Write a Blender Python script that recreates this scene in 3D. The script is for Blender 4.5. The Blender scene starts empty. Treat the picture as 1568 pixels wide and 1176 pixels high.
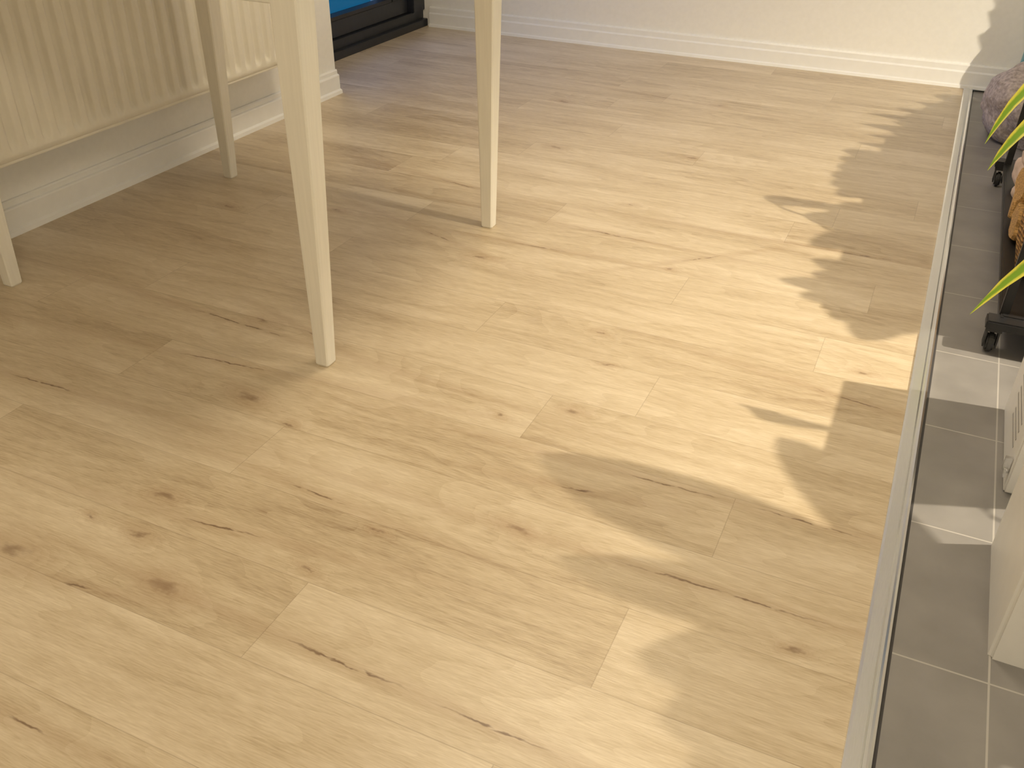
import bpy, bmesh, math, random
from mathutils import Vector, Matrix
from mathutils import noise as mn
random.seed(7)
S=bpy.context.scene
S.view_settings.view_transform='Standard'
S.view_settings.look='None'
S.view_settings.exposure=0.0
COL=bpy.context.collection

# ---------------------------------------------------------------- materials
def nt(name):
    m=bpy.data.materials.new(name); m.use_nodes=True
    return m,m.node_tree,m.node_tree.nodes['Principled BSDF']
def mat(name,col,rough=.5,metal=0,noise=.04,nscale=30,bump=0,spec=.5,trans=0,stretch=(1,1,1)):
    m,t,b=nt(name)
    N=t.nodes.new; K=t.links.new
    tc=N('ShaderNodeTexCoord'); mp=N('ShaderNodeMapping'); mp.inputs['Scale'].default_value=stretch
    nz=N('ShaderNodeTexNoise'); nz.inputs['Scale'].default_value=nscale; nz.inputs['Detail'].default_value=2
    K(tc.outputs['Object'],mp.inputs[0]); K(mp.outputs[0],nz.inputs[0])
    r=N('ShaderNodeValToRGB')
    r.color_ramp.elements[0].position=.3; r.color_ramp.elements[1].position=.7
    r.color_ramp.elements[0].color=tuple(max(0,c*(1-noise*2)) for c in col)+(1,)
    r.color_ramp.elements[1].color=tuple(min(1,c*(1+noise)) for c in col)+(1,)
    K(nz.outputs[0],r.inputs[0]); K(r.outputs[0],b.inputs['Base Color'])
    b.inputs['Roughness'].default_value=rough; b.inputs['Metallic'].default_value=metal
    b.inputs['Specular IOR Level'].default_value=spec
    b.inputs['Transmission Weight'].default_value=trans
    if bump:
        bp=N('ShaderNodeBump'); bp.inputs['Strength'].default_value=bump; bp.inputs['Distance'].default_value=.002
        K(nz.outputs[0],bp.inputs['Height']); K(bp.outputs[0],b.inputs['Normal'])
    return m

M_wall=mat('wall_paint',(.88,.87,.84),.85,noise=.01,nscale=60)
M_ceil=mat('ceiling_paint',(.85,.83,.80),.9,noise=.01)
M_trim=mat('trim_white',(.88,.88,.87),.35,noise=.01)
M_rad=mat('radiator_enamel',(.83,.79,.69),.35,noise=.01)
M_table=mat('table_lacquer',(.87,.84,.76),.4,noise=.02,nscale=8,stretch=(20,20,1))
M_black=mat('black_metal',(.018,.018,.02),.4,noise=.1)
M_frame=mat('anthracite_frame',(.02,.023,.03),.35,noise=.05)
M_alu=mat('brushed_aluminium',(.85,.86,.87),.2,.9,noise=.03,nscale=40,stretch=(60,1,1))
M_steel=mat('steel',(.7,.7,.7),.25,1)
M_whitebox=mat('white_plastic',(.80,.79,.77),.4,noise=.01)
M_soil=mat('soil',(.05,.03,.02),.95,noise=.4,nscale=60,bump=1)
M_pot=mat('terracotta',(.42,.17,.09),.8,noise=.1,bump=.3)
M_stone=mat('limestone',(.62,.48,.38),.8,noise=.2,nscale=25,bump=1)
M_plush=mat('plush_fabric',(.46,.40,.385),1,noise=.18,nscale=90,bump=2)
M_teal=mat('teal_glaze',(.02,.25,.33),.3,noise=.1)
M_rubber=mat('caster_rubber',(.03,.03,.03),.6)
M_log=mat('split_log',(.60,.36,.13),.8,noise=.25,nscale=30,bump=1,stretch=(1,8,8))
M_ink=mat('print_ink',(.35,.34,.33),.7)

def leafmat(name,c1,c2):
    m,t,b=nt(name); N=t.nodes.new; K=t.links.new
    uv=N('ShaderNodeUVMap'); sp=N('ShaderNodeSeparateXYZ'); K(uv.outputs[0],sp.inputs[0])
    a=N('ShaderNodeMath'); a.operation='SUBTRACT'; a.inputs[1].default_value=.5; K(sp.outputs[0],a.inputs[0])
    ab=N('ShaderNodeMath'); ab.operation='ABSOLUTE'; K(a.outputs[0],ab.inputs[0])
    nz=N('ShaderNodeTexNoise'); nz.inputs['Scale'].default_value=25
    ad=N('ShaderNodeMath'); ad.operation='MULTIPLY_ADD'; ad.inputs[1].default_value=.2; K(nz.outputs[0],ad.inputs[0]); K(ab.outputs[0],ad.inputs[2])
    r=N('ShaderNodeValToRGB'); r.color_ramp.elements[0].position=.3; r.color_ramp.elements[1].position=.46
    r.color_ramp.elements[0].color=c1+(1,); r.color_ramp.elements[1].color=c2+(1,)
    K(ad.outputs[0],r.inputs[0]); K(r.outputs[0],b.inputs['Base Color'])
    b.inputs['Roughness'].default_value=.4
    return m
M_leaf=leafmat('variegated_leaf',(.22,.42,.03),(.80,.76,.10))
M_leaf2=leafmat('green_leaf',(.05,.20,.03),(.14,.34,.05))

M_wick,t,b=nt('wicker'); N=t.nodes.new; K=t.links.new
tc=N('ShaderNodeTexCoord'); w1=N('ShaderNodeTexWave'); w1.bands_direction='Z'; w1.inputs['Scale'].default_value=28; w1.inputs['Distortion'].default_value=1
w2=N('ShaderNodeTexChecker'); w2.inputs['Scale'].default_value=70
K(tc.outputs['Object'],w1.inputs[0]); K(tc.outputs['Object'],w2.inputs[0])
w2.inputs[1].default_value=(.72,.40,.12,1); w2.inputs[2].default_value=(.42,.19,.04,1)
mx=N('ShaderNodeMix'); mx.data_type='RGBA'; mx.blend_type='MULTIPLY'; mx.inputs[0].default_value=.5
K(w2.outputs[0],mx.inputs[6]); K(w1.outputs[0],mx.inputs[7]); K(mx.outputs[2],b.inputs['Base Color'])
bp_=N('ShaderNodeBump'); bp_.inputs['Distance'].default_value=.01; K(w1.outputs[1],bp_.inputs['Height']); K(bp_.outputs[0],b.inputs['Normal'])
b.inputs['Roughness'].default_value=.7

M_glass,t,b=nt('door_glass')
b.inputs['Transmission Weight'].default_value=1; b.inputs['Roughness'].default_value=0; b.inputs['IOR'].default_value=1.1
b.inputs['Base Color'].default_value=(.8,.93,1,1)

# ---- tiles
M_tile,t,b=nt('grey_stone_tile'); N=t.nodes.new; K=t.links.new
g=N('ShaderNodeNewGeometry'); sp=N('ShaderNodeSeparateXYZ'); K(g.outputs['Position'],sp.inputs[0])
def M(op,a,b_=None,c=None):
    n=t.nodes.new('ShaderNodeMath'); n.operation=op
    for i,v in enumerate((a,b_,c)):
        if v is None: continue
        if isinstance(v,(int,float)): n.inputs[i].default_value=v
        else: t.links.new(v,n.inputs[i])
    return n.outputs[0]
def gl(sock,off,per):
    f=M('SUBTRACT',sock,off); f=M('DIVIDE',f,per); f=M('FRACT',M('ADD',f,100.0)); f=M('SUBTRACT',f,.5); f=M('ABSOLUTE',f); f=M('SUBTRACT',.5,f); return M('MULTIPLY',f,per)
d=M('MINIMUM',gl(sp.outputs[1],1.022,.306),gl(sp.outputs[0],.250,.61))
gm=M('LESS_THAN',d,.0014)
nz=N('ShaderNodeTexNoise'); nz.inputs['Scale'].default_value=9; nz.inputs['Detail'].default_value=6; K(g.outputs['Position'],nz.inputs[0])
r=N('ShaderNodeValToRGB'); r.color_ramp.elements[0].position=.3; r.color_ramp.elements[1].position=.75
r.color_ramp.elements[0].color=(.215,.205,.20,1); r.color_ramp.elements[1].color=(.285,.272,.265,1); K(nz.outputs[0],r.inputs[0])
mx=N('ShaderNodeMix'); mx.data_type='RGBA'; K(gm,mx.inputs[0]); K(r.outputs[0],mx.inputs[6]); mx.inputs[7].default_value=(.42,.40,.38,1)
# dark gap line right beside the metal profile, drawn into the tile colour
edge_line=M('LESS_THAN',sp.outputs[0],.1255)
mx2=N('ShaderNodeMix'); mx2.data_type='RGBA'; K(edge_line,mx2.inputs[0]); K(mx.outputs[2],mx2.inputs[6]); mx2.inputs[7].default_value=(.05,.047,.05,1)
K(mx2.outputs[2],b.inputs['Base Color']); b.inputs['Roughness'].default_value=.42

# ---- oak planks
M_oak,t,b=nt('oak_laminate'); N=t.nodes.new; K=t.links.new
g=N('ShaderNodeNewGeometry'); at=N('ShaderNodeAttribute'); at.attribute_name='prand'; uv=N('ShaderNodeUVMap'); uv.uv_map='plank'
sr=N('ShaderNodeSeparateColor'); K(at.outputs['Color'],sr.inputs[0])
def noise(vec,scale,detail=3,rough=.5,dist=0):
    n=N('ShaderNodeTexNoise'); n.inputs['Scale'].default_value=scale; n.inputs['Detail'].default_value=detail; n.inputs['Roughness'].default_value=rough; n.inputs['Distortion'].default_value=dist
    n.noise_dimensions='2D'
    K(vec,n.inputs[0]); return n.outputs[0]
def vm(op,a,b_):
    n=N('ShaderNodeVectorMath'); n.operation=op
    for i,v in enumerate((a,b_)):
        if v is None: continue
        if isinstance(v,tuple): n.inputs[i].default_value=v
        else: K(v,n.inputs[i])
    return n
pos=g.outputs['Position']
off=vm('MULTIPLY',at.outputs['Color'],(31.,17.,9.)).outputs[0]
pp=vm('ADD',pos,off).outputs[0]
wn=N('ShaderNodeTexNoise'); wn.noise_dimensions='2D'; wn.inputs['Scale'].default_value=1; wn.inputs['Detail'].default_value=3; wn.inputs['Roughness'].default_value=.65
K(vm('MULTIPLY',pos,(22.,48.,1.)).outputs[0],wn.inputs[0])
wv=vm('SUBTRACT',wn.outputs['Color'],(.5,.5,.5)).outputs[0]
wpos=vm('ADD',pos,vm('MULTIPLY',wv,(.055,.024,0.)).outputs[0]).outputs[0]
knots=[(-.87,.68,1.1),(-.99,.75,.7),(-1.02,.84,.8),(-1.08,1.14,1.1),(-1.14,.64,1.3),(-1.25,1.40,.8),(-.95,1.10,.4),(-.49,1.37,.7),(-.62,1.30,.45),(-1.46,2.01,.7),(-.45,1.02,.7),(-.70,.80,.5),(-.65,.92,.4),(0.,.96,.5),(-.55,1.68,.5),(-.68,2.89,.7),(-.96,1.91,.8),(-.73,2.42,.5),(0.,1.76,.5),(-.75,3.52,.6),(-.51,2.06,.45),(-1.09,.75,.4),(-.49,1.56,.4),(-1.12,2.79,.8),(-1.75,1.9,.6),(-1.3,3.3,.8)]
cracks=[(-1.59,1.0,-1.37,1.01),(-1.02,.62,-.96,.63),(-.97,.81,-.79,.83),(-.86,.96,-.72,.95),(-.68,.676,-.43,.67),(-.43,.67,-.22,.665),(-.32,1.02,.08,1.03),(-.38,1.23,-.14,1.238),(-.14,1.238,.08,1.24),(-1.19,2.0,-1.06,1.96),(-1.34,2.36,-1.16,2.33),(-.44,1.15,-.36,1.16),(-.11,1.66,.08,1.63),(-.28,2.35,.07,2.36),(-.50,2.11,-.40,2.20),(-1.36,1.21,-1.06,1.24),(-.90,.42,-.82,.42),(-1.49,1.38,-1.10,1.36),(-1.13,3.55,-.80,3.51),(-.84,2.2,-.57,2.19),(-1.15,1.41,-1.05,1.38),(-.95,2.03,-.75,2.04)]
def chain(feats,src):
    o=None
    for (x,y,rot,sx,sy) in feats:
        mp=N('ShaderNodeMapping'); mp.vector_type='TEXTURE'
        mp.inputs['Location'].default_value=(x,y,0); mp.inputs['Rotation'].default_value=(0,0,rot); mp.inputs['Scale'].default_value=(sx,sy,1)
        K(src,mp.inputs[0]); l=vm('LENGTH',mp.outputs[0],None).outputs['Value']
        o=l if o is None else M('MINIMUM',o,l)
    return o
kd=chain([(x,y,random.uniform(-.3,.3),.026*s,.012*s) for x,y,s in knots],wpos)
wpos2=vm('ADD',pos,vm('MULTIPLY',wv,(.0,.012,0.)).outputs[0]).outputs[0]
cd=chain([((a+c)/2,(b2+d2)/2,math.atan2(d2-b2,c-a),math.hypot(c-a,d2-b2)/2,.0028) for a,b2,c,d2 in cracks],wpos2)
kinf=M('DIVIDE',1.0,M('ADD',1.0,M('MULTIPLY',kd,M('MULTIPLY',kd,.30))))
warp=noise(vm('MULTIPLY',pp,(.9,4.6,1.)).outputs[0],1,2)
field=M('ADD',warp,M('MULTIPLY',kinf,.30))
rings=M('FRACT',M('MULTIPLY',field,15.0))
rings=M('POWER',rings,1.6)
streak=noise(vm('MULTIPLY',pp,(2.6,52.,1.)).outputs[0],1,3,.6)
fine=noise(vm('MULTIPLY',pp,(34.,420.,1.)).outputs[0],1,2,.6)
patch=noise(vm('MULTIPLY',pp,(1.6,7.,1.)).outputs[0],1,2)
flame=noise(vm('MULTIPLY',pp,(6.,32.,1.)).outputs[0],1,3,.6,.8)
v=M('MULTIPLY',M('SUBTRACT',streak,.5),.40)
v=M('ADD',v,M('MULTIPLY',M('SUBTRACT',fine,.5),.60))
v=M('ADD',v,M('MULTIPLY',M('SUBTRACT',patch,.5),.70))
v=M('ADD',v,M('MULTIPLY',M('SUBTRACT',.4,rings),.12))
v=M('ADD',v,M('MULTIPLY',M('SUBTRACT',flame,.5),.38))
v=M('ADD',v,M('MULTIPLY',M('SUBTRACT',sr.outputs[2],.5),.22))
v=M('ADD',v,.55)
r=N('ShaderNodeValToRGB'); e=r.color_ramp.elements
e[0].position=.05; e[0].color=(.33,.237,.142,1); e[1].position=.95; e[1].color=(.72,.615,.465,1)
q=e.new(.5); q.color=(.555,.450,.308,1)
K(v,r.inputs[0])
def mixc(fac,a,col,bt='MIX'):
    n=N('ShaderNodeMix'); n.data_type='RGBA'; n.blend_type=bt
    if isinstance(fac,(int,float)): n.inputs[0].default_value=fac
    else: K(fac,n.inputs[0])
    K(a,n.inputs[6]); n.inputs[7].default_value=col+(1,); return n.outputs[2]
def smooth(x,a,b_):
    n=N('ShaderNodeMapRange'); n.interpolation_type='SMOOTHSTEP'; n.inputs[1].default_value=a; n.inputs[2].default_value=b_
    K(x,n.inputs[0]); return n.outputs[0]
c=r.outputs[0]
halo=M('MULTIPLY',M('SUBTRACT',1.0,smooth(kd,.5,3.8)),.36)
c=mixc(halo,c,(.38,.25,.145))
core=M('MULTIPLY',M('SUBTRACT',1.0,smooth(kd,.0,1.15)),.66)
c=mixc(core,c,(.19,.115,.065))
brk=smooth(noise(vm('MULTIPLY',pos,(30.,90.,1.)).outputs[0],1,2),.30,.50)
ck=M('MULTIPLY',M('SUBTRACT',1.0,smooth(cd,.25,1.0)),M('MULTIPLY',brk,.90))
c=mixc(ck,c,(.12,.07,.04))
halo2=M('MULTIPLY',M('SUBTRACT',1.0,smooth(cd,1.0,8.0)),.26)
c=mixc(halo2,c,(.36,.235,.135))
su=N('ShaderNodeSeparateXYZ'); K(uv.outputs[0],su.inputs[0])
Lp=1.22; W=.157
ue=M('SUBTRACT',Lp/2,M('ABSOLUTE',M('SUBTRACT',su.outputs[0],Lp/2)))
ve=M('SUBTRACT',W/2,M('ABSOLUTE',M('SUBTRACT',su.outputs[1],W/2)))
ed=M('MINIMUM',ue,ve)
seam=M('MULTIPLY',M('SUBTRACT',1.0,smooth(ed,.0003,.0011)),.36)
c=mixc(seam,c,(.22,.15,.09))
K(c,b.inputs['Base Color'])
b.inputs['Roughness'].default_value=.37
b.inputs['Specular IOR Level'].default_value=.5
bb=N('ShaderNodeBump'); bb.inputs['Distance'].default_value=.0006; bb.inputs['Strength'].default_value=.35; K(fine,bb.inputs['Height']); K(bb.outputs[0],b.inputs['Normal'])

# ---------------------------------------------------------------- mesh helpers
def obj(name,bm,mats,parent=None,smooth_=False):
    me=bpy.data.meshes.new(name); bm.to_mesh(me); bm.free()
    for m in (mats if isinstance(mats,(list,tuple)) else [mats]): me.materials.append(m)
    if smooth_:
        for p in me.polygons: p.use_smooth=True
    o=bpy.data.objects.new(name,me); COL.objects.link(o)
    if parent: o.parent=parent
    return o
def empty(name,loc=(0,0,0)):
    o=bpy.data.objects.new(name,None); COL.objects.link(o); return o
def addbox(bm,x0,x1,y0,y1,z0,z1,mi=0):
    vs=[bm.verts.new((x,y,z)) for x in (x0,x1) for y in (y0,y1) for z in (z0,z1)]
    for f in ((0,1,3,2),(4,6,7,5),(0,4,5,1),(2,3,7,6),(0,2,6,4),(1,5,7,3)):
        fc=bm.faces.new([vs[i] for i in f]); fc.material_index=mi
    return vs
def box(name,x0,x1,y0,y1,z0,z1,m,parent=None,bev=0):
    bm=bmesh.new(); addbox(bm,x0,x1,y0,y1,z0,z1)
    bmesh.ops.recalc_face_normals(bm,faces=bm.faces)
    if bev: bmesh.ops.bevel(bm,geom=list(bm.edges),offset=bev,segments=2,affect='EDGES')
    return obj(name,bm,m,parent)
def profile(name,A,B,m,parent=None):
    bm=bmesh.new(); a=[bm.verts.new(p) for p in A]; b2=[bm.verts.new(p) for p in B]; n=len(A)
    for i in range(n): bm.faces.new((a[i],a[(i+1)%n],b2[(i+1)%n],b2[i]))
    bm.faces.new(a); bm.faces.new(b2[::-1]); bmesh.ops.recalc_face_normals(bm,faces=bm.faces)
    return obj(name,bm,m,parent)
def lathe(name,prof,c,m,parent=None,n=32,lob=0,nl=8):
    bm=bmesh.new(); rings=[]
    for r_,z in prof:
        rings.append([bm.verts.new((c[0]+r_*(1+lob*math.cos(nl*2*math.pi*i/n))*math.cos(2*math.pi*i/n),c[1]+r_*(1+lob*math.cos(nl*2*math.pi*i/n))*math.sin(2*math.pi*i/n),c[2]+z)) for i in range(n)])
    for a,b2 in zip(rings,rings[1:]):
        for i in range(n): bm.faces.new((a[i],a[(i+1)%n],b2[(i+1)%n],b2[i]))
    bm.faces.new(rings[0][::-1]); bm.faces.new(rings[-1])
    bmesh.ops.recalc_face_normals(bm,faces=bm.faces)
    return obj(name,bm,m,parent,True)

# ---------------------------------------------------------------- room shell
XL,XR,YF,YB,ZC=-2.14,2.3,-1.5,4.24,2.45
XS=.119
bm=bmesh.new(); uvl=bm.loops.layers.uv.new('plank'); cl=bm.loops.layers.float_color.new('prand')
joints={0:-.96,-1:-.233,2:-.55,-2:-.684,5:-.10,4:-.80,12:-.66,1:-1.37,-3:-.30,3:-1.6,6:-.45,7:-1.25,8:-.9,9:-.28,10:-1.4,11:.02,13:-1.0,14:-.2}
i0=math.floor((YF-.935)/W); i1=math.ceil((YB-.935)/W)
for i in range(i0,i1+1):
    ya=.935+i*W; yb=ya+W
    j=joints.get(i,random.uniform(-1.2,0))
    x=j-math.ceil((j+2.6)/Lp)*Lp
    while x<XS:
        xa,xb=max(x,-2.55),min(x+Lp,XS-.012)
        y_a,y_b=max(ya,YF),min(yb,YB+.02)
        if xb>xa and y_b>y_a:
            rc=(random.random(),random.random(),random.random(),1)
            f=bm.faces.new([bm.verts.new(p) for p in ((xa,y_a,0),(xb,y_a,0),(xb,y_b,0),(xa,y_b,0))])
            for lp in f.loops:
                lp[uvl].uv=(lp.vert.co.x-x,lp.vert.co.y-ya); lp[cl]=rc
        x+=Lp
obj('floor',bm,M_oak)
box('floor_tiles',XS-.01,XR,YF,YB,-.06,-.008,M_tile)
def wall(name,*a): return box(name,*a,M_wall)
wall('wall_back',-2.75,XR+.1,YB,YB+.1,-.05,ZC)
wall('wall_right',XR,XR+.1,YF,YB,-.05,ZC)
wall('wall_front',XL,XR,YF-.1,YF,-.05,ZC)
bm=bmesh.new(); addbox(bm,XL-.36,XL,YF-.1,3.02,-.05,ZC); addbox(bm,XL-.36,XL,3.02,YB,2.15,ZC)
bmesh.ops.recalc_face_normals(bm,faces=bm.faces)
obj('wall_left',bm,M_wall)
box('ceiling',-2.75,XR+.1,YF-.1,YB+.1,ZC,ZC+.1,M_ceil)

bl=[(0,0),(.028,0),(.026,.012),(.018,.017),(.018,.066),(.016,.070),(.010,.072),(.010,.084),(.007,.088),(0,.088)]
profile('baseboard_left',[(XL+a,YF,z) for a,z in bl],[(XL+a,3.018,z) for a,z in bl],M_trim)
bk=[(0,0),(.024,0),(.022,.010),(.016,.014),(.016,.060),(.010,.066),(.010,.086),(.007,.092),(0,.092)]
profile('baseboard_back',[(-2.40,YB-a,z) for a,z in bk],[(XR,YB-a,z) for a,z in bk],M_trim)
pr=[(.085,.0),(.086,.0035),(.090,.005),(.106,.005),(.109,.0028),(.113,.0028),(.116,.005),(.1195,.004),(.120,-.0075),(.117,-.0075),(.117,0)]
profile('trim_1',[(x,YF,z) for x,z in pr],[(x,YB-.03,z) for x,z in pr],M_alu)

# ---------------------------------------------------------------- patio door (dark frame)
D=empty('door_1'); dx=-2.42
box('sill',dx-.14,dx+.004,3.021,YB-.001,.0,.035,M_frame,D,.002)
box('sill_step',dx-.14,dx-.02,3.021,YB-.001,.035,.075,M_frame,D,.002)
box('bottom_rail',dx-.12,dx-.04,3.04,4.12,.078,.150,M_frame,D,.003)
box('stile_1',dx-.12,dx-.03,3.97,4.10,.150,2.1,M_frame,D,.003)
box('jamb_1',dx-.14,dx-.01,4.13,YB-.001,.075,2.15,M_frame,D,.003)
box('stile_2',dx-.12,dx-.03,3.04,3.13,.150,2.1,M_frame,D,.003)
box('jamb_2',dx-.14,dx-.01,3.021,3.036,.075,2.15,M_frame,D)
box('top_rail',dx-.12,dx-.03,3.04,4.12,2.05,2.15,M_frame,D,.003)
box('glazing_bead',dx-.09,dx-.035,3.13,3.97,.150,.166,M_black,D)
box('glass_pane',dx-.078,dx-.07,3.13,3.97,.150,2.05,M_glass,D)

# ---------------------------------------------------------------- radiator
R=empty('radiator')
def radiator():
    y0,y1,z0,z1=.75,2.60,.214,.86; xf=-2.034
    bm=bmesh.new(); pitch=.05; ny=int((y1-y0)/pitch*12)
    zs=[z0,z0+.004,z0+.018,z0+.024,z0+.030,z0+.038,z0+.05,z0+.07,z0+.2,z0+.4,z1-.07,z1-.05,z1-.035,z1-.025,z1]
    def fl(y):
        u=((y-y0)/pitch)%1.0; d=abs(u-.5)*2
        s=min(1,max(0,(d-.42)/.28)); return 1-s*s*(3-2*s)
    def tz(z):
        def ss(a,b2,v): v=min(1,max(0,(v-a)/(b2-a))); return v*v*(3-2*v)
        return ss(z0+.02,z0+.042,z)*(1-ss(z1-.045,z1-.022,z))
    grid=[]
    for z in zs:
        row=[]
        for i in range(ny+1):
            y=y0+(y1-y0)*i/ny
            edge=min(1,max(0,min(y-y0-.02,y1-.02-y)/.01))
            x=xf+(-.012+.012*fl(y))*tz(z)*edge
            if z in(z0,z1): x-=.006
            row.append(bm.verts.new((x,y,z)))
        grid.append(row)
    for a,b2 in zip(grid,grid[1:]):
        for i in range(ny): bm.faces.new((a[i],a[i+1],b2[i+1],b2[i]))
    bmesh.ops.recalc_face_normals(bm,faces=bm.faces)
    obj('front_panel',bm,M_rad,R,True)
    box('back_body',xf-.06,xf-.013,y0+.004,y1-.004,z0+.004,z1-.006,M_rad,R,.003)
    box('bottom_lip',xf-.022,xf-.001,y0,y1,z0-.004,z0+.006,M_rad,R,.002)
    box('end_cap_1',xf-.062,xf-.003,y1-.003,y1+.004,z0+.003,z1,M_rad,R,.002)
    box('end_cap_2',xf-.062,xf-.003,y0-.004,y0+.003,z0+.003,z1,M_rad,R,.002)
    box('top_grille',xf-.062,xf-.002,y0,y1,z1-.002,z1+.008,M_rad,R,.003)
    for k,y in enumerate((y0+.2,y1-.2)): box('bracket_%d'%(k+1),XL+.0005,xf-.055,y-.02,y+.02,z0+.05,z1-.05,M_rad,R)
radiator()

# ---------------------------------------------------------------- table
T=empty('dining_table')
legs=[(-1.020,1.313,.012,.006),(-1.030,2.100,.0,.0),(-1.902,2.092,.022,.0),(-1.892,1.288,.012,.004)]
def leg(i,cx,cy,lx,ly):
    bm=bmesh.new()
    rings=[]
    for z,h in [(0,.0135),(.004,.0155),(.62,.0262),(.70,.0268),(.782,.0268)]:
        ch=.0028; k=z/.70; x=cx+lx*k; y=cy+ly*k; p=[]
        for ax,ay in ((-1,-1),(1,-1),(1,1),(-1,1)):
            p+=[(ax*h,ay*(h-ch)),(ax*(h-ch),ay*h)]
        p=sorted(p,key=lambda v:math.atan2(v[1],v[0]))
        rings.append([bm.verts.new((x+a,y+b3,z)) for a,b3 in p])
    for a,b3 in zip(rings,rings[1:]):
        for k in range(8): bm.faces.new((a[k],a[(k+1)%8],b3[(k+1)%8],b3[k]))
    bm.faces.new(rings[0][::-1]); bm.faces.new(rings[-1]); bmesh.ops.recalc_face_normals(bm,faces=bm.faces)
    obj('leg_%d'%i,bm,M_table,T)
for i,a in enumerate(legs): leg(i+1,*a)
xl,xr,yn,yf=-1.885,-1.018,1.31,2.097
box('apron_front',xl,xr,yn-.016,yn+.004,.70,.782,M_table,T,.002)
box('apron_back',xl,xr,yf-.004,yf+.016,.70,.782,M_table,T,.002)
box('apron_right',xr-.004,xr+.016,yn,yf,.70,.782,M_table,T,.002)
box('apron_left',xl-.016,xl+.004,yn,yf,.70,.782,M_table,T,.002)
box('top',xl-.06,xr+.06,yn-.06,yf+.06,.782,.805,M_table,T,.004)

# ---------------------------------------------------------------- objects on the tiles
ZT=-.008
def planter(name,x0,x1,y0,y1,h):
    bm=bmesh.new(); addbox(bm,x0,x1,y0,y1,ZT,h); bm.faces.ensure_lookup_table()
    bmesh.ops.recalc_face_normals(bm,faces=bm.faces)
    top=[f for f in bm.faces if f.normal.z>.9][0]
    bmesh.ops.inset_region(bm,faces=[top],thickness=.012)
    for v in top.verts: v.co.z-=.03
    top.material_index=1
    ed=[e_ for e_ in bm.edges if abs(e_.verts[0].co.z-e_.verts[1].co.z)>.1]
    bmesh.ops.bevel(bm,geom=ed,offset=.006,segments=3,affect='EDGES')
    return obj(name,bm,[M_whitebox,M_soil])
P1=empty('potted_dracaena')
pb=planter('planter',.247,.62,1.07,1.325,.28); pb.parent=P1
Cn=empty('printed_carton')
bm=bmesh.new(); addbox(bm,.262,.40,1.475,1.755,ZT,.30); bmesh.ops.recalc_face_normals(bm,faces=bm.faces)
bmesh.ops.bevel(bm,geom=list(bm.edges),offset=.003,segments=2,affect='EDGES'); obj('body',bm,M_whitebox,Cn)
bm=bmesh.new()
for k in range(7): addbox(bm,.2612,.2622,1.53,1.53+random.uniform(.09,.17),.05+k*.016,.054+k*.016)
obj('printed_text',bm,M_ink,Cn)
bm=bmesh.new(); bmesh.ops.create_cone(bm,cap_ends=True,segments=20,radius1=.008,radius2=.006,depth=.008,matrix=Matrix.Translation((.257,1.49,.03))@Matrix.Rotation(math.pi/2,4,'Y'))
addbox(bm,.250,.2615,1.486,1.494,.03,.055); addbox(bm,.252,.256,1.470,1.492,.026,.034)
obj('clasp',bm,M_steel,Cn)

K_=empty('plant_trolley')
def caster(i,x,y):
    bm=bmesh.new()
    bmesh.ops.create_cone(bm,cap_ends=True,segments=24,radius1=.022,radius2=.022,depth=.016,matrix=Matrix.Translation((x,y,ZT+.022))@Matrix.Rotation(math.pi/2,4,'Y'))
    bmesh.ops.bevel(bm,geom=[e_ for e_ in bm.edges if len(e_.link_faces)==2 and e_.calc_face_angle()>1],offset=.004,segments=2,affect='EDGES')
    addbox(bm,x-.014,x-.0105,y-.014,y+.016,ZT+.014,ZT+.055); addbox(bm,x+.0105,x+.014,y-.014,y+.016,ZT+.014,ZT+.055)
    addbox(bm,x-.016,x+.016,y-.016,y+.018,ZT+.052,ZT+.060)
    obj('caster_%d'%i,bm,M_rubber,K_)
for i,(x,y) in enumerate(((.225,1.99),(.225,3.09),(.60,1.99),(.60,3.09))): caster(i+1,x,y)
box('rail_1',.205,.62,1.965,2.01,.052,.072,M_black,K_,.003)
box('rail_2',.205,.62,3.07,3.115,.052,.072,M_black,K_,.003)
box('rail_3',.228,.240,1.99,3.09,.055,.073,M_black,K_,.003)
box('rail_4',.57,.59,1.99,3.09,.055,.073,M_black,K_,.003)
box('shelf_1',.235,.58,2.0,3.08,.064,.074,M_black,K_)
for i,(x,y) in enumerate(((.34,2.02),(.34,3.06),(.60,2.02),(.60,3.06))):
    box('post_%d'%(i+1),x-.009,x+.009,y-.009,y+.009,.06,.375,M_black,K_,.002)
for i,y in enumerate((2.02,3.06)):
    box('guard_%d'%(i+1),.229,.247,y-.009,y+.009,.06,.30,M_black,K_,.002)
box('shelf_2',.275,.63,2.0,3.08,.370,.385,M_black,K_,.003)  # out-of-view upper shelf, left edge extended so its shadow fills the leaf mass

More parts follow.
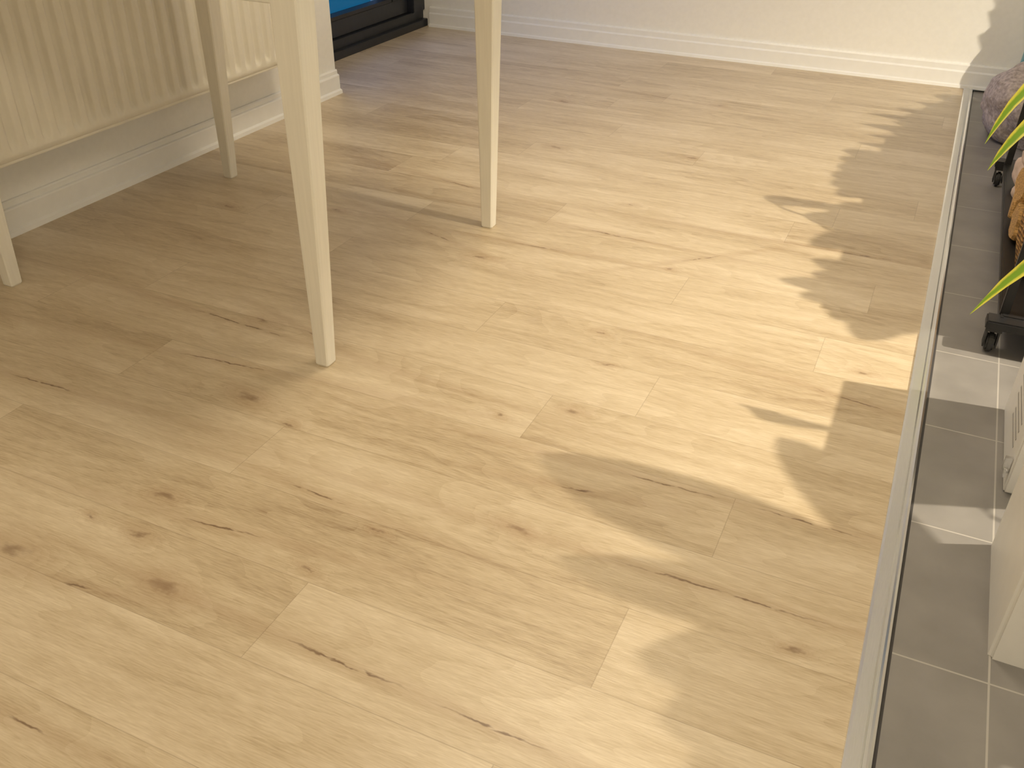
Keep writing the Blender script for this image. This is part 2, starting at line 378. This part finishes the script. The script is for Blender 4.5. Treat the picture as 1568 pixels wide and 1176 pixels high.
lathe('wicker_basket',[(.085,0),(.10,.01),(.115,.08),(.120,.20),(.123,.21),(.116,.215),(.108,.20),(.10,.03),(.02,.025)],(.355,2.26,.0745),M_wick,lob=.015,nl=16,n=64)
Lg=empty('firewood_logs')
def log(i,c,r_,L_,ang,m):
    bm=bmesh.new(); n=14; rr=[r_*random.uniform(.82,1.12) for _ in range(n)]; rings=[]
    for s in (-1,-.95,-.3,.4,.95,1):
        k=.9 if abs(s)==1 else 1
        rings.append([bm.verts.new((s*L_/2,rr[j]*k*math.cos(2*math.pi*j/n),rr[j]*k*math.sin(2*math.pi*j/n))) for j in range(n)])
    for a,b3 in zip(rings,rings[1:]):
        for j in range(n): bm.faces.new((a[j],a[(j+1)%n],b3[(j+1)%n],b3[j]))
    bm.faces.new(rings[0][::-1]); bm.faces.new(rings[-1]); bmesh.ops.recalc_face_normals(bm,faces=bm.faces)
    bmesh.ops.transform(bm,matrix=Matrix.Translation(c)@Matrix.Rotation(ang,4,'Z'),verts=bm.verts)
    obj('log_%d'%i,bm,m,Lg)
log(1,(.37,2.45,.125),.045,.26,.1,M_log); log(2,(.37,2.555,.125),.045,.27,-.05,M_log); log(3,(.36,2.50,.205),.045,.26,.2,M_log)
St=empty('decorative_stones')
for i,(x,y,r_) in enumerate(((.285,2.70,.055),(.38,2.80,.055),(.28,2.86,.05),(.30,2.78,.05))):
    bm=bmesh.new(); bmesh.ops.create_icosphere(bm,subdivisions=3,radius=r_)
    sd=random.random()*9
    for v_ in bm.verts:
        v_.co*=1+.35*mn.noise(v_.co*18+Vector((sd,0,0)))
        v_.co.z*=.85
    z=.0745+r_*.8 + (.075 if i==3 else 0)
    bmesh.ops.translate(bm,verts=bm.verts,vec=(x,y,z)); obj('stone_%d'%(i+1),bm,M_stone,St,True)
bm=bmesh.new(); bmesh.ops.create_icosphere(bm,subdivisions=5,radius=.17)
for v_ in bm.verts:
    v_.co*=1+.22*mn.noise(v_.co*9)+.06*mn.noise(v_.co*30)
    v_.co.z=max(v_.co.z*.95,-.125)
bmesh.ops.translate(bm,verts=bm.verts,vec=(.325,3.60,ZT+.125))
obj('stuffed_cushion',bm,M_plush,None,True)
lathe('teal_vase',[(.07,0),(.085,.01),(.10,.12),(.095,.25),(.06,.33),(.05,.36),(.058,.40),(.05,.40),(.04,.36)],(.345,4.0,ZT),M_teal)

# ---------------------------------------------------------------- foliage
LAMP=Vector((1.70,1.95,1.72))
def leaf(bm,P0,P1,P2,w,face=None,n=12):
    uvl=bm.loops.layers.uv.verify(); rows=[]
    for i in range(n+1):
        t_=i/n; p=P0*(1-t_)**2+P1*2*t_*(1-t_)+P2*t_*t_
        tg=((P1-P0)*(1-t_)+(P2-P1)*t_).normalized()
        up=(LAMP-p).normalized() if face is None else face
        sd=tg.cross(up)
        if sd.length<1e-4: sd=Vector((0,1,0))
        sd.normalize(); nr=sd.cross(tg)
        ww=w*(math.sin(math.pi*min(1,(.12+.88*t_))**1.15))**.75 if t_<1 else 0.0005
        ww=max(ww,.0006)
        rows.append((bm.verts.new(p+sd*ww*.5+nr*ww*.12),bm.verts.new(p-nr*ww*.02),bm.verts.new(p-sd*ww*.5+nr*ww*.12),t_))
    for a,b3 in zip(rows,rows[1:]):
        for k in range(2):
            f=bm.faces.new((a[k],a[k+1],b3[k+1],b3[k]))
            us=[(k*.5,a[3]),(k*.5+.5,a[3]),(k*.5+.5,b3[3]),(k*.5,b3[3])]
            for lp,u in zip(f.loops,us): lp[uvl].uv=u
def up_from(Sx,Sy,t_,Sz=0):
    s=Vector((Sx,Sy,Sz)); return s+(LAMP-s)*t_
def shadow_leaves(name,crown,specs,m,parent):
    bm=bmesh.new(); tc_=crown.z/LAMP.z
    cs=((crown.x-LAMP.x*tc_)/(1-tc_),(crown.y-LAMP.y*tc_)/(1-tc_))
    for sx,sy,t_,w in specs:
        tip=up_from(sx,sy,t_); mid=up_from(sx*.5+cs[0]*.5,sy*.7+cs[1]*.3,t_+.10)
        leaf(bm,crown+Vector((random.uniform(-.02,.02),random.uniform(-.03,.03),0)),mid,tip,w)
    return obj(name,bm,m,parent,True)
shadow_leaves('leaves',Vector((.47,1.20,.26)),[(-.50,1.225,.30,.12),(-.37,.99,.30,.085),(-.20,.86,.29,.11),(-.14,.77,.29,.12),(-.12,1.46,.27,.085),(-.08,.68,.29,.13),(.0,.56,.29,.12),(-.02,.90,.27,.09),(.02,.45,.29,.12)],M_leaf2,P1)
def pot(name,c,r_,h,parent):
    lathe('pot',[(r_*.7,0),(r_*.75,.005),(r_*.95,h*.8),(r_,h*.82),(r_,h),(r_*.9,h),(r_*.88,h*.9),(.01,h*.9)],c,M_pot,parent)
def plant(cx,cy,z0,specs,m,r_=.065,h=.11):
    E=empty('potted_spider_plant'); pot('pot',(cx,cy,z0),r_,h,E)
    shadow_leaves('leaves',Vector((cx,cy,z0+h*.9)),specs,m,E); return E
ZP=.3855
def fr(ys,x0=-.20,w=.058,j=.035):
    o=[]
    for y in ys:
        o+=[(x0+random.uniform(-j,j),y,.29+random.uniform(-.01,.02),w),(x0*.55+random.uniform(-j,j),y+.045,.30,w*1.25),(x0*.1+random.uniform(-j,j),y+.02,.32,w*1.5)]
    return o
plant(.50,2.12,ZP,[(-.25,2.12,.29,.055),(-.10,1.97,.30,.055),(-.03,1.90,.30,.06),(.02,1.96,.31,.08)]+fr((2.05,2.19,2.28),-.17),M_leaf2)
plant(.50,2.46,ZP,fr((2.36,2.44,2.52,2.60,2.68),-.20,.065),M_leaf2)
plant(.50,2.80,ZP,fr((2.76,2.84,2.92,3.01,3.10,3.19),-.22,.065),M_leaf2)
PC=Vector((1.00,3.30,.26))
E=empty('potted_palm'); pot('pot',(PC.x,PC.y,ZT),.15,.28,E)
bm=bmesh.new()
for k in range(14):
    a=k*2.4; rr=.22+.08*random.random(); hh=.40+.30*random.random()
    tip=Vector((PC.x+rr*math.cos(a),PC.y+rr*math.sin(a),hh))
    leaf(bm,PC,PC+Vector((rr*.35*math.cos(a),rr*.35*math.sin(a),hh*.9)),tip,.07)
for sx,sy in ((-.21,3.20),(-.22,3.30),(-.20,3.41),(-.24,3.53),(-.22,3.68),(-.15,3.80),(-.08,3.92)):
    leaf(bm,PC,up_from(sx*.2+.3,sy*.9+.3,.40),up_from(sx,sy,.30),.072)
for sx,sy in ((-.12,3.25),(-.12,3.36),(-.13,3.47),(-.13,3.60),(-.10,3.72),(-.05,3.84),(0.,3.95),(-.02,4.05)):
    leaf(bm,PC,up_from(sx*.2+.30,sy*.9+.3,.42),up_from(sx,sy,.32),.13)
for k,z in enumerate((.05,.12,.20,.29,.38,.47,.57)):
    leaf(bm,PC,up_from(.40,YB,.34,z+.04),up_from(.085+.012*(k%2),YB,.27,z),.14)
obj('fronds',bm,M_leaf2,E,True)
V=Vector
E=empty('potted_croton')
lathe('pot',[(.05,0),(.055,.005),(.068,.10),(.072,.105),(.072,.125),(.064,.125),(.06,.11),(.01,.11)],(.49,1.60,ZT),M_pot,E)
fc=V((-.3,-.6,.7)).normalized()
bm=bmesh.new(); cr=V((.49,1.60,.10))
leaf(bm,cr,V((.36,1.66,.66)),V((.138,1.600,.25)),.046,face=fc)
leaf(bm,cr,V((.56,1.56,.50)),V((.64,1.52,.40)),.035,face=fc)
leaf(bm,cr,V((.50,1.66,.50)),V((.54,1.74,.42)),.035,face=fc)
obj('leaves',bm,M_leaf,E,True)
E=bpy.data.objects['potted_spider_plant.001']
bm=bmesh.new(); cr=V((.50,2.46,.48))
leaf(bm,cr,V((.24,2.36,.54)),V((.148,2.400,.25)),.046,face=fc)
leaf(bm,cr,V((.21,2.42,.64)),V((.128,2.440,.30)),.042,face=fc)
obj('long_leaves',bm,M_leaf,E,True)

# ---------------------------------------------------------------- lights
def area(name,loc,size,power,col,rot=(0,0,0)):
    l=bpy.data.lights.new(name,'AREA'); l.shape='DISK'; l.size=size; l.energy=power; l.color=col
    o=bpy.data.objects.new(name,l); o.location=loc; o.rotation_euler=rot; COL.objects.link(o); return o
area('ceiling_light',(-.75,2.0,2.38),.7,25,(1,.845,.61))
area('ambient_fill',(.3,-.4,2.38),.8,25,(1,.85,.61))  # added unseen fill near the camera, raises the ambient level
o=area('sky_light',(-3.7,3.55,1.3),1.3,24,(.35,.45,1),(0,-math.pi/2,0))
l=bpy.data.lights.new('lamp_bulb','SPOT'); l.energy=285; l.color=(1,.87,.655); l.shadow_soft_size=.02
l.spot_size=math.radians(121); l.spot_blend=.4
o=bpy.data.objects.new('lamp_bulb',l); o.location=LAMP; COL.objects.link(o)
o.rotation_euler=(Vector((1.5,2.3,0))-LAMP).to_track_quat('-Z','Y').to_euler()
w=bpy.data.worlds.new('dusk'); S.world=w; w.use_nodes=True
w.node_tree.nodes['Background'].inputs[0].default_value=(.008,.10,.20,1); w.node_tree.nodes['Background'].inputs[1].default_value=1.0

# ---------------------------------------------------------------- camera
th,ro,ya=math.radians(32.9),math.radians(-.75),math.radians(24.43)
F=Vector((-math.sin(ya)*math.cos(th),math.cos(ya)*math.cos(th),-math.sin(th)))
Rt=Vector((math.cos(ya),math.sin(ya),0)); Dn=F.cross(Rt)
RR=Rt*math.cos(ro)+Dn*math.sin(ro); DD=-Rt*math.sin(ro)+Dn*math.cos(ro)
cd_=bpy.data.cameras.new('camera'); cam=bpy.data.objects.new('camera',cd_); COL.objects.link(cam)
cam.matrix_world=Matrix(((RR.x,-DD.x,-F.x,0),(RR.y,-DD.y,-F.y,0),(RR.z,-DD.z,-F.z,1.0),(0,0,0,1)))
cd_.sensor_width=36; cd_.lens=1406/1568*36; cd_.clip_start=.02
S.camera=cam
